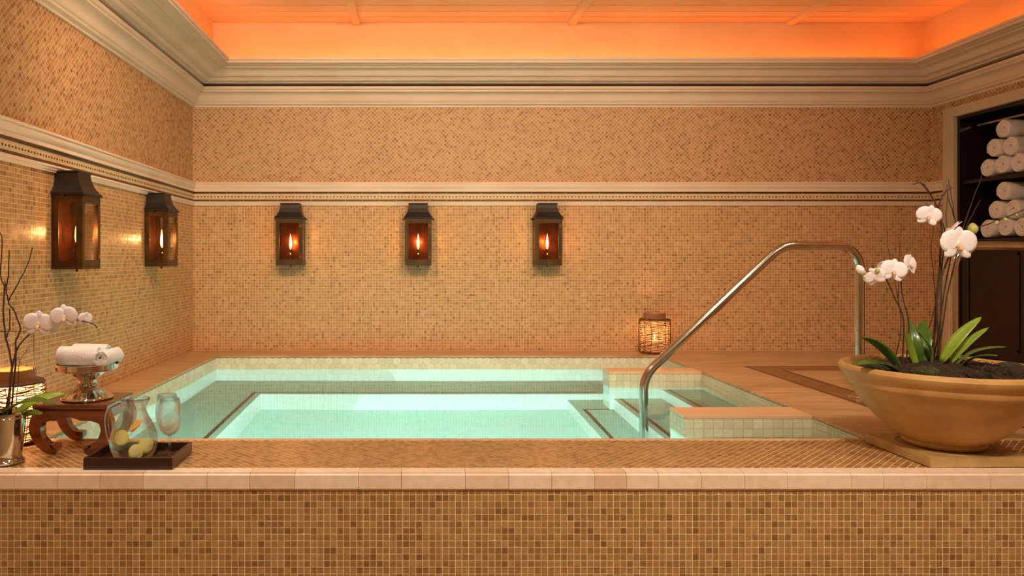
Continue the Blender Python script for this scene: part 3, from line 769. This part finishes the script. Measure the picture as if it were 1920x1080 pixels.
def leaf(name, base, tip, width, parent, mat, sag=.015, roll=0.0, off=Vector()):
    base, tip = Vector(base)-off, Vector(tip)-off; d = tip-base; L = d.length
    side = d.cross(Vector((0, 0, 1)))
    side = side.normalized() if side.length > 1e-5 else Vector((1, 0, 0))
    side = Matrix.Rotation(roll, 3, d.normalized()) @ side
    nrm = side.cross(d).normalized(); vs, fs = [], []; n, mm = 14, 5
    for k in range(n+1):
        t = k/n; wdt = width*.5*(math.sin(PI*min(1, (t*.93+.07)))**.55)*(1-.15*t)
        c = base+d*t+nrm*sag*math.sin(PI*t)
        for j in range(mm):
            s = (j/(mm-1)-.5)*2; vs.append(c+side*wdt*s+nrm*(abs(s)*wdt*.28))
    for k in range(n):
        for j in range(mm-1): fs.append((k*mm+j, k*mm+j+1, (k+1)*mm+j+1, (k+1)*mm+j))
    o = MB().add(vs, fs).build(name, mat, parent, smooth=True)
    so = o.modifiers.new('thickness', 'SOLIDIFY'); so.thickness = .0022
    return o

def petal_mesh(name, L, W, cup, kind):
    vs, fs = [], []; n, mm = 9, 7
    for k in range(n+1):
        t = k/n
        if kind == 'petal': wdt = W*.5*(math.sin(PI*(t*.9+.06))**.6)
        else: wdt = W*.5*(math.sin(PI*(t*.93+.05))**.75)
        for j in range(mm):
            s = (j/(mm-1)-.5)*2
            vs.append((s*wdt, -cup*math.sin(PI*t*.7)+.08*L*t*t+.1*wdt*s*s+.012*L*math.sin(6*t+3*s), L*t))
    for k in range(n):
        for j in range(mm-1): fs.append((k*mm+j, k*mm+j+1, (k+1)*mm+j+1, (k+1)*mm+j))
    return MB().add(vs, fs).mesh(name, smooth=True)
PET = petal_mesh('petal', .046, .058, .006, 'petal'); SEP = petal_mesh('sepal', .044, .032, .005, 'sepal')
for me_ in (PET, SEP): pass
mbl = MB(); mbl.lathe([(0,-.004),(.005,-.002),(.007,.004),(.005,.012),(0,.016)], 12)
LIPM = mbl.mesh('lip', smooth=True)
mbl = MB(); mbl.lathe([(0,-.003),(.004,-.001),(.0045,.004),(.002,.009),(0,.01)], 10)
COLM = mbl.mesh('column', smooth=True)
def flower(parent, loc, facing, size=1.0, spin=0.0, off=Vector()):
    """phalaenopsis bloom facing `facing`; local -y is the front, z is up"""
    f = link('flower', COLM.copy(), 'petal', parent)
    q = Vector(facing).normalized().to_track_quat('-Y', 'Z')
    f.location = Vector(loc)-off; f.rotation_mode = 'QUATERNION'
    from mathutils import Quaternion
    f.rotation_quaternion = q @ Quaternion((0, 1, 0), spin); f.scale = (size,)*3
    for ang, me_, nm, yy in ((0, SEP, 'sepal', .002), (2*PI/3+.25, SEP, 'sepal', .002), (-2*PI/3-.25, SEP, 'sepal', .002), (1.22, PET, 'petal', -.001), (-1.22, PET, 'petal', -.001)):
        p = link(nm, me_, 'petal', f); p.location = (0, yy, 0); p.rotation_euler = (random.uniform(-.08, .12), ang, 0)
        so = p.modifiers.new('thickness', 'SOLIDIFY'); so.thickness = .0009
    lp = link('lip', LIPM, 'lip', f); lp.location = (0, -.005, -.005); lp.rotation_euler = (PI*.72, 0, 0)
    return f
def bud(parent, loc, r, off=Vector(), mat='bud'):
    o = MB().lathe([(0,-1.2*r),(.6*r,-.9*r),(r,-.1*r),(.85*r,.6*r),(.4*r,1.2*r),(0,1.4*r)], 12).build('bud', mat, parent, smooth=True)
    o.location = Vector(loc)-off; o.rotation_euler = (random.uniform(-.6, .6), random.uniform(-.6, .6), 0); return o
def stalk(name, pts, r0, r1, parent, mat, off=Vector(), wob=0.0, sub=4):
    p = smooth_path(pts, sub); n = len(p)
    p = [q-off+Vector((random.uniform(-wob, wob), random.uniform(-wob, wob), random.uniform(-wob, wob)))*(0 if i in (0, n-1) else 1) for i, q in enumerate(p)]
    return MB().tube(p, [r0+(r1-r0)*i/(n-1) for i in range(n)], 7).build(name, mat, parent, smooth=True)

soil_z = PT+.275
# left-hand orchid in the bowl
b0 = Vector((BC.x-.155, BC.y-.02, soil_z-.012)); oA = empty('orchid_plant', b0)
Y = 2.52
stalk('flower_stem', [b0, at(1694, 600, Y), at(1678, 560, Y), at(1665, 530, Y), at(1650, 512, Y-.02), at(1618, 508, Y-.03)], .0026, .0016, oA, 'stem', b0)
stalk('flower_stem', [b0+Vector((.012, 0, 0)), at(1704, 610, Y), at(1692, 555, Y), at(1690, 520, Y), at(1700, 498, Y-.01)], .0026, .0016, oA, 'stem', b0)
flower(oA, at(1675, 508, Y-.03), (-.1, -1, .05), .95, .2, b0)
flower(oA, at(1640, 519, Y-.03), (-.55, -.8, -.2), .75, -.4, b0)
flower(oA, at(1706, 496, Y-.02), (.45, -.85, .1), .82, .3, b0)
flower(oA, at(1662, 500, Y+.02), (.2, .6, .4), .6, .1, b0)
bud(oA, at(1613, 506, Y-.03), .013, b0, 'petal'); bud(oA, at(1619, 512, Y-.035), .008, b0); bud(oA, at(1645, 508, Y-.04), .008, b0)
leaf('leaf', b0+Vector((-.005, 0, 0)), at(1616, 632, 2.50), .036, oA, 'leaf', .022, .45, b0)
leaf('leaf', b0+Vector((.05, -.01, .0)), at(1699, 620, 2.50), .026, oA, 'leaf_bright', .006, 1.0, b0)
leaf('leaf', b0+Vector((.07, .02, .0)), at(1706, 602, 2.60), .036, oA, 'leaf', .03, -.4, b0)
leaf('leaf', b0+Vector((.09, .0, -.005)), at(1722, 622, 2.56), .05, oA, 'leaf', .02, .2, b0)
leaf('leaf', b0+Vector((-.03, -.03, -.01)), at(1600, 684, 2.46), .05, oA, 'leaf', .02, -.2, b0)
tag(oA, 'white orchid with low arching sprays at the left of the stone bowl', 'orchid', 'white orchids')
# right-hand orchid in the bowl
b1 = Vector((BC.x-.035, BC.y-.03, soil_z)); oB = empty('orchid_plant', b1); Y = 2.52
stalk('flower_stem', [b1, at(1757, 590, Y), at(1760, 540, Y), at(1772, 500, Y), at(1788, 462, Y), at(1800, 438, Y), at(1822, 430, Y), at(1870, 414, Y-.02), at(1925, 391, Y-.04)], .0034, .0018, oB, 'stem', b1)
stalk('flower_stem', [b1+Vector((.006, .01, 0)), at(1764, 570, Y), at(1766, 500, Y+.02), at(1772, 450, Y+.02), at(1768, 420, Y), at(1750, 408, Y-.01)], .003, .0016, oB, 'stem', b1)
flower(oB, at(1796, 458, Y-.04), (.05, -1, -.02), 1.35, .05, b1)
flower(oB, at(1741, 405, Y-.02), (-.3, -.9, -.1), .85, .25, b1)
flower(oB, at(1786, 430, Y+.03), (-.5, .3, .5), .85, .2, b1)
flower(oB, at(1822, 440, Y-.01), (.8, -.5, -.2), .5, .4, b1)
bud(oB, at(1824, 430, Y-.03), .016, b1); bud(oB, at(1868, 418, Y-.02), .006, b1); bud(oB, at(1885, 412, Y-.03), .006, b1); bud(oB, at(1905, 402, Y-.03), .005, b1)
leaf('leaf', b1+Vector((.0, -.01, .015)), at(1840, 594, 2.50), .042, oB, 'leaf_bright', .016, .6, b1)
leaf('leaf', b1+Vector((.03, -.01, .01)), at(1853, 614, 2.48), .032, oB, 'leaf_bright', .012, .6, b1)
leaf('leaf', b1+Vector((.02, -.03, -.01)), at(1886, 650, 2.42), .034, oB, 'leaf', .024, .15, b1)
leaf('leaf', b1+Vector((.02, -.06, -.012)), at(1870, 666, 2.36), .03, oB, 'leaf', .02, .1, b1)
leaf('leaf', b1+Vector((-.01, .04, .0)), at(1730, 600, 2.66), .05, oB, 'leaf', .02, -.3, b1)
tag(oB, 'tall white orchid in the middle of the stone bowl', 'orchid', 'white orchids')
def twig(branches, base, label, r=.0022, Yv=2.54, group=None):
    o = empty('bare_twig', base)
    for k, br in enumerate(branches):
        pts = [at(px, py, Yv+dy) for px, py, dy in br]
        if k == 0: pts = [Vector(base)]+pts
        stalk('branch', pts, r if k == 0 else r*.75, r*.45, o, 'twig', Vector(base), .0016, 4)
    return tag(o, label, 'twig', group)
G = 'bare twigs in the stone bowl'
twig([[(1757,560,0),(1763,480,0),(1766,430,0),(1757,390,0),(1745,365,0),(1731,344,0)], [(1745,365,0),(1728,344,-.01),(1712,345,-.01)], [(1757,392,0),(1770,362,.01),(1785,352,.01)]], (BC.x-.04, BC.y, soil_z), 'thick knobbly bare twig rising highest behind the tall orchid', .0042, group=G)
twig([[(1772,540,.03),(1786,470,.03),(1796,440,.03),(1786,385,.03),(1779,336,.03)], [(1790,410,.03),(1778,370,.04),(1776,345,.04)], [(1786,470,.03),(1775,420,.02),(1776,372,.02)]], (BC.x-.015, BC.y+.03, soil_z), 'thin forked bare twig in front of the cabinet frame', .0026, group=G)
twig([[(1775,560,.05),(1795,470,.05),(1808,420,.05),(1828,365,.05),(1841,328,.05)], [(1805,440,.05),(1822,405,.04),(1839,375,.04)]], (BC.x+.01, BC.y+.05, soil_z-.002), 'bare twig leaning right in front of the dark cabinet', .0026, group=G)
twig([[(1690,610,.06),(1680,540,.06),(1668,480,.06),(1663,425,.06)], [(1684,560,.06),(1686,490,.07),(1690,420,.07)]], (BC.x-.14, BC.y+.05, soil_z-.01), 'thin bare twig behind the low orchid spray', .0018, group=G)
twig([[(1748,600,.08),(1753,540,.08),(1746,470,.08),(1750,420,.08),(1737,380,.08)]], (BC.x-.06, BC.y+.07, soil_z-.004), 'thin straight bare twig left of the tall orchid stems', .0018, group=G)

# ------------------------------------------------------------------ stool, compote and towels at the left
SX, SY = -1.185, 2.665; stool = empty('wooden_stool', (SX, SY, ZD)); SH = .172
w2, d2 = .122, .115
MB().box(-w2-.006, w2+.006, -d2-.006, d2+.006, SH-.016, SH).build('top', 'wood_stool', stool, bevel=.005)
MB().box(-w2+.006, w2-.006, -d2+.006, d2-.006, SH-.024, SH-.015).build('waist', 'wood_stool', stool)
for sy in (-1, 1):
    # shaped apron: lower edge arched between the legs
    n = 14; vs = []
    for k in range(n+1):
        t = k/n; x = -w2+2*w2*t; zl = SH-.05-.028*abs(2*t-1)**2.2-.006*math.cos(6*PI*t)*(1-abs(2*t-1))
        for yy in (sy*d2, sy*(d2-.016)): vs += [(x, yy, SH-.022), (x, yy, zl)]
    fs = []
    for k in range(n):
        b = k*4; fs += [(b, b+1, b+5, b+4), (b+2, b+6, b+7, b+3), (b+1, b+3, b+7, b+5), (b, b+4, b+6, b+2)]
    MB().add(vs, fs).build('apron', 'wood_stool', stool)
for sx in (-1, 1):
    MB().box(min(sx*w2, sx*(w2-.016)), max(sx*w2, sx*(w2-.016)), -d2+.016, d2-.016, SH-.055, SH-.022).build('apron', 'wood_stool', stool)
for sx in (-1, 1):
    for sy in (-1, 1):
        # cabriole leg: bulging knee, foot curling inwards
        cl = smooth_path([(w2-.018, 0, SH-.022), (w2-.004, 0, SH-.06), (w2+.0, 0, SH-.09), (w2-.014, 0, SH-.125), (w2-.04, 0, .022), (w2-.062, 0, .018), (w2-.066, 0, .034)], 5)
        wd = [.019, .021, .019, .016, .0155, .015, .011]; vs, fs = [], []; n = len(cl)
        for i, p in enumerate(cl):
            q = i/5; a = wd[min(int(q), 6)]; b = wd[min(int(q)+1, 6)]; r = a+(b-a)*(q-int(q))
            t = (cl[min(i+1, n-1)]-cl[max(i-1, 0)]).normalized(); nx = Vector((t.z, 0, -t.x))
            for e, g in ((-1, -1), (1, -1), (1, 1), (-1, 1)):
                c = p+nx*r*e; vs.append((sx*c.x, sy*(d2-.018)+g*.017, max(c.z, .001)))
        for i in range(n-1):
            for j in range(4): fs.append((i*4+j, i*4+(j+1) % 4, (i+1)*4+(j+1) % 4, (i+1)*4+j))
        fs += [(0,1,2,3), tuple((n-1)*4+j for j in range(4))]
        MB().add(vs, fs).build('leg', 'wood_stool', stool, smooth='auto')
tag(stool, 'carved dark wooden stool with curved legs under the silver dish', 'stool')
CX_, CY_, CZ_ = -1.172, 2.655, ZD+SH+.001
comp = empty('silver_dish', (CX_, CY_, CZ_))
MB().lathe([(0,.002),(.083,0),(.088,.003),(.088,.007),(.082,.011),(.074,.02),(.06,.03),(.045,.037),(.036,.042),(.034,.046),(.0,.046)], 96, mod=lambda a, k: 1+(.022*math.sin(20*a) if 4 <= k <= 7 else 0)).build('foot', 'silver', comp, smooth=True)
MB().lathe([(.0,.045),(.036,.046),(.04,.049),(.035,.053),(.031,.058),(.031,.066),(.036,.071),(.034,.075),(0,.076)], 48).build('stem', 'silver', comp, smooth='auto')
MB().lathe([(0,.075),(.034,.075),(.05,.084),(.066,.094),(.086,.1),(.1,.104),(.104,.108),(.104,.126),(.101,.128),(.098,.126),(.098,.112),(.06,.104),(0,.1)], 64).build('bowl', 'silver', comp, smooth='auto')
for sx in (-1, 1): MB().lathe([(0,-.005),(.005,-.004),(.006,0),(.005,.004),(0,.005)], 10, (sx*.105, 0, .128)).build('rim_knob', 'rubber', comp, smooth=True)
tag(comp, 'footed silver dish with a fluted base on the wooden stool', 'dish')
for dx, dy, dz, L, R_, rz, lab in ((-.088, -.028, .158, .14, .04, 0.03, 'rolled white face towel lying across the front of the silver dish'), (.07, -.062, .154, .11, .036, 1.45, 'short white rolled face towel at the right of the silver dish'), (-.075, .048, .158, .13, .04, -.03, 'rolled white face towel at the back of the silver dish')):
    o = link('face_towel', towel_mesh(R_, L, 2.6, int(L*1000)), 'towel'); o.location = (CX_+dx, CY_+dy, CZ_+dz-.004); o.rotation_euler = (0, 0, rz)
    tag(o, lab, 'towel', 'face towels on the silver dish')

# ------------------------------------------------------------------ tray with pitcher and glasses
TX0, TX1, TY0, TY1 = -1.058, -.776, 2.366, 2.575; tray = empty('serving_tray', ((TX0+TX1)/2, (TY0+TY1)/2, ZD+.0012)); tb = tray.location
hx, hy = (TX1-TX0)/2, (TY1-TY0)/2
MB().box(-hx, hx, -hy, hy, 0, .01).build('tray_base', 'wood_tray', tray, bevel=.001)
for sy in (-1, 1): MB().box(-hx, hx, sy*hy-(.01 if sy > 0 else 0), sy*hy+(.01 if sy < 0 else 0), .009, .037).build('tray_side', 'wood_tray', tray, bevel=.0015)
for sx in (-1, 1): MB().box(sx*hx-(.01 if sx > 0 else 0), sx*hx+(.01 if sx < 0 else 0), -hy+.01, hy-.01, .009, .037).build('tray_side', 'wood_tray', tray, bevel=.0015)
tag(tray, 'shallow dark wooden tray holding a pitcher and two glasses', 'tray')
TZ = ZD+.0012+.0105
PC = Vector((-.934, 2.462, TZ)); pit = empty('glass_pitcher', PC)
outer = [(0,0),(.045,0),(.052,.002),(.062,.012),(.073,.035),(.076,.058),(.072,.085),(.06,.115),(.047,.138),(.04,.155),(.038,.168),(.041,.185),(.046,.199)]
inner = [(.044,.2),(.0385,.185),(.0355,.168),(.0375,.154),(.0445,.137),(.0575,.114),(.0695,.084),(.0735,.058),(.0705,.035),(.06,.014),(.048,.007),(0,.006)]
def spout(a, k): return 1+(.22*max(0, math.cos(a+.15))**10 if 11 <= k <= 13 else 0)
MB().lathe(outer+inner, 64, mod=spout).build('glass_body', 'clear_glass', pit, smooth=True)
hp = smooth_path([(-.04,0,.165),(-.062,0,.172),(-.084,0,.155),(-.09,0,.12),(-.085,0,.08),(-.078,0,.058),(-.0745,0,.05)], 5)
MB().tube(hp, .0062, 12).build('handle', 'clear_glass', pit, smooth=True)
MB().lathe([(0,.0066),(.0475,.0076),(.0595,.0146),(.070,.0353),(.073,.058),(.069,.084),(.057,.113),(.0515,.1225),(0,.1225)], 56).build('water_fill', 'drink_water', pit, smooth='auto')
tag(pit, 'clear glass pitcher of lemon water on the dark tray', 'pitcher')
def slice_(name, c, facing, r, label, rind='lemon_rind', flesh='lemon_flesh'):
    o = empty(name, c); o.rotation_mode = 'QUATERNION'; o.rotation_quaternion = Vector(facing).normalized().to_track_quat('Z', 'Y')
    t = .0035
    MB().lathe([(r*.9,-t),(r,-t*.8),(r,t*.8),(r*.9,t)], 28).build('rind', rind, o, smooth='auto')
    MB().lathe([(0,-t*.98),(r*.91,-t*.98),(r*.91,t*.98),(0,t*.98)], 28).build('pith', 'lemon_pith', o, smooth='auto')
    for k in range(8):
        a = 2*PI*k/8; mb = MB(); pts = []
        for rr, da in ((.12, 0), (.5, -.3), (.8, -.33), (.84, 0), (.8, .33), (.5, .3)): pts.append((r*rr*math.cos(a+da), r*rr*math.sin(a+da)))
        n = 6; mb.add([(x, y_, t*1.12) for x, y_ in pts]+[(x, y_, -t*1.12) for x, y_ in pts], [tuple(range(n)), tuple(range(2*n-1, n-1, -1))]+[(q, q+n, (q+1) % n+n, (q+1) % n) for q in range(n)])
        mb.build('segment', flesh, o)
    return tag(o, label, 'fruit slice', 'citrus slices in the pitcher')
slice_('lemon_slice', PC+Vector((-.028,-.03,.075)), (-.1,-1,.15), .0245, 'round lemon slice floating at the left of the pitcher')
slice_('lemon_slice', PC+Vector((.025,-.046,.034)), (.1,-1,.2), .0235, 'round lemon slice lying lowest in the pitcher')
slice_('lemon_slice', PC+Vector((.046,-.02,.048)), (.3,-1,.1), .0235, 'round lemon slice against the right side of the pitcher')
slice_('orange_slice', PC+Vector((.004,.005,.108)), (-.6,-.45,.7), .024, 'tilted orange citrus slice floating at the water surface', 'orange_rind', 'orange_rind')
def wineglass(loc, label):
    o = empty('wine_glass', loc)
    MB().lathe([(0,.0),(.03,.0),(.033,.0012),(.031,.0026),(.012,.006),(.005,.012),(.0,.012)], 40).build('foot', 'clear_glass', o, smooth=True)
    MB().lathe([(0,.0118),(.0045,.0122),(.0036,.03),(.0034,.06),(.0042,.075),(0,.079)], 20).build('stem', 'clear_glass', o, smooth=True)
    MB().lathe([(0,.077),(.005,.077),(.018,.084),(.031,.1),(.038,.125),(.0375,.15),(.034,.178),(.0305,.2),(.0298,.2),(.0333,.178),(.0366,.15),(.0371,.125),(.0302,.1015),(.0175,.086),(.005,.081),(0,.081)], 44).build('cup', 'clear_glass', o, smooth=True)
    return tag(o, label, 'wine glass', 'wine glasses on the tray')
wineglass((-.812, 2.452, TZ), 'empty wine glass at the right of the tray, the nearer one')
wineglass((-.845, 2.525, TZ), 'empty wine glass on the tray, just behind the other glass')

# ------------------------------------------------------------------ silver cup with orchid and branches
VC = Vector((-1.352, 2.452, ZD+.0012)); cup = empty('silver_cup', VC)
MB().lathe([(0,.001),(.054,0),(.058,.003),(.058,.008),(.053,.012),(.05,.018),(.049,.022),(.0505,.03),(.056,.085),(.0625,.158),(.0655,.161),(.0655,.166),(.062,.168),(.0605,.164),(.054,.085),(.048,.03),(0,.026)], 56).build('cup_body', 'silver', cup, smooth='auto')
MB().lathe([(0,.156),(.04,.154),(.0608,.148)], 32).build('soil', 'moss', cup, smooth=True)
for z in (.0105, .15): MB().lathe([(.0525 if z < .1 else .0615, z-.003),(.0555 if z < .1 else .0645, z),(.0525 if z < .1 else .0615, z+.003)], 48).build('bead_ring', 'silver', cup, smooth=True)
tag(cup, 'tall silver cup vase at the left end of the deck', 'vase')
vt = VC+Vector((0, 0, .155)); Y = 2.46
oC = empty('orchid_plant', vt)
stalk('flower_stem', [vt+Vector((.01, 0, 0)), at(22, 700, Y), at(30, 660, Y), at(42, 640, Y), at(55, 627, Y), at(72, 606, Y+.015), at(98, 597, Y+.015), at(120, 594, Y+.015), at(146, 600, Y), at(174, 607, Y), at(182, 614, Y), at(189, 620, Y)], .0032, .0016, oC, 'stem', vt)
flower(oC, at(72, 608, Y-.012), (.15, -1, -.1), 1.04, .1, vt)
flower(oC, at(121, 595, Y-.012), (.1, -1, -.05), .98, -.1, vt)
flower(oC, at(94, 613, Y+.01), (.5, -.7, -.3), .6, .5, vt)
flower(oC, at(160, 598, Y+.01), (.75, -.6, 0), .55, .2, vt)
bud(oC, at(186, 617, Y-.002), .006, vt); bud(oC, at(189, 621, Y-.002), .005, vt)
leaf('leaf', vt+Vector((.0, -.03, .0)), at(105, 757, 2.40), .05, oC, 'leaf', .03, .1, vt)
leaf('leaf', vt+Vector((.03, .0, .0)), at(122, 738, 2.50), .045, oC, 'leaf_bright', .02, .55, vt)
leaf('leaf', vt+Vector((.04, .02, -.01)), at(80, 775, 2.47), .03, oC, 'leaf_bright', .01, .6, vt)
leaf('leaf', vt+Vector((-.0, -.03, .0)), at(-25, 800, 2.36), .06, oC, 'leaf', .03, -.1, vt)
tag(oC, 'white orchid arching out of the silver cup', 'orchid', 'white orchids')
G = 'bare branches in the silver cup'
twig([[(22,686,0),(11,634,0),(6,582,0),(8,539,0),(1,517,0),(4,456,0),(0,436,0)], [(8,545,0),(16,517,0),(17,469,0)], [(11,634,0),(18,615,.01),(18,580,.01)]], vt+Vector((-.006, .012, 0)), 'dark bare branch rising straight up at the left of the cup', .0036, 2.47, G)
twig([[(30,660,0),(28,643,0),(38,617,0),(26,582,0),(16,565,0),(33,532,0),(48,504,0),(61,465,0)], [(16,565,0),(11,545,0),(9,525,0)]], vt+Vector((.006, .02, 0)), 'dark bare branch zigzagging up to the right from the cup', .0034, 2.48, G)
twig([[(35,700,.03),(36,680,.03),(45,665,.03),(55,650,.03)], [(36,680,.03),(33,676,.03)]], vt+Vector((.02, .03, 0)), 'short thin twig in front of the wire handle', .0016, 2.48, G)
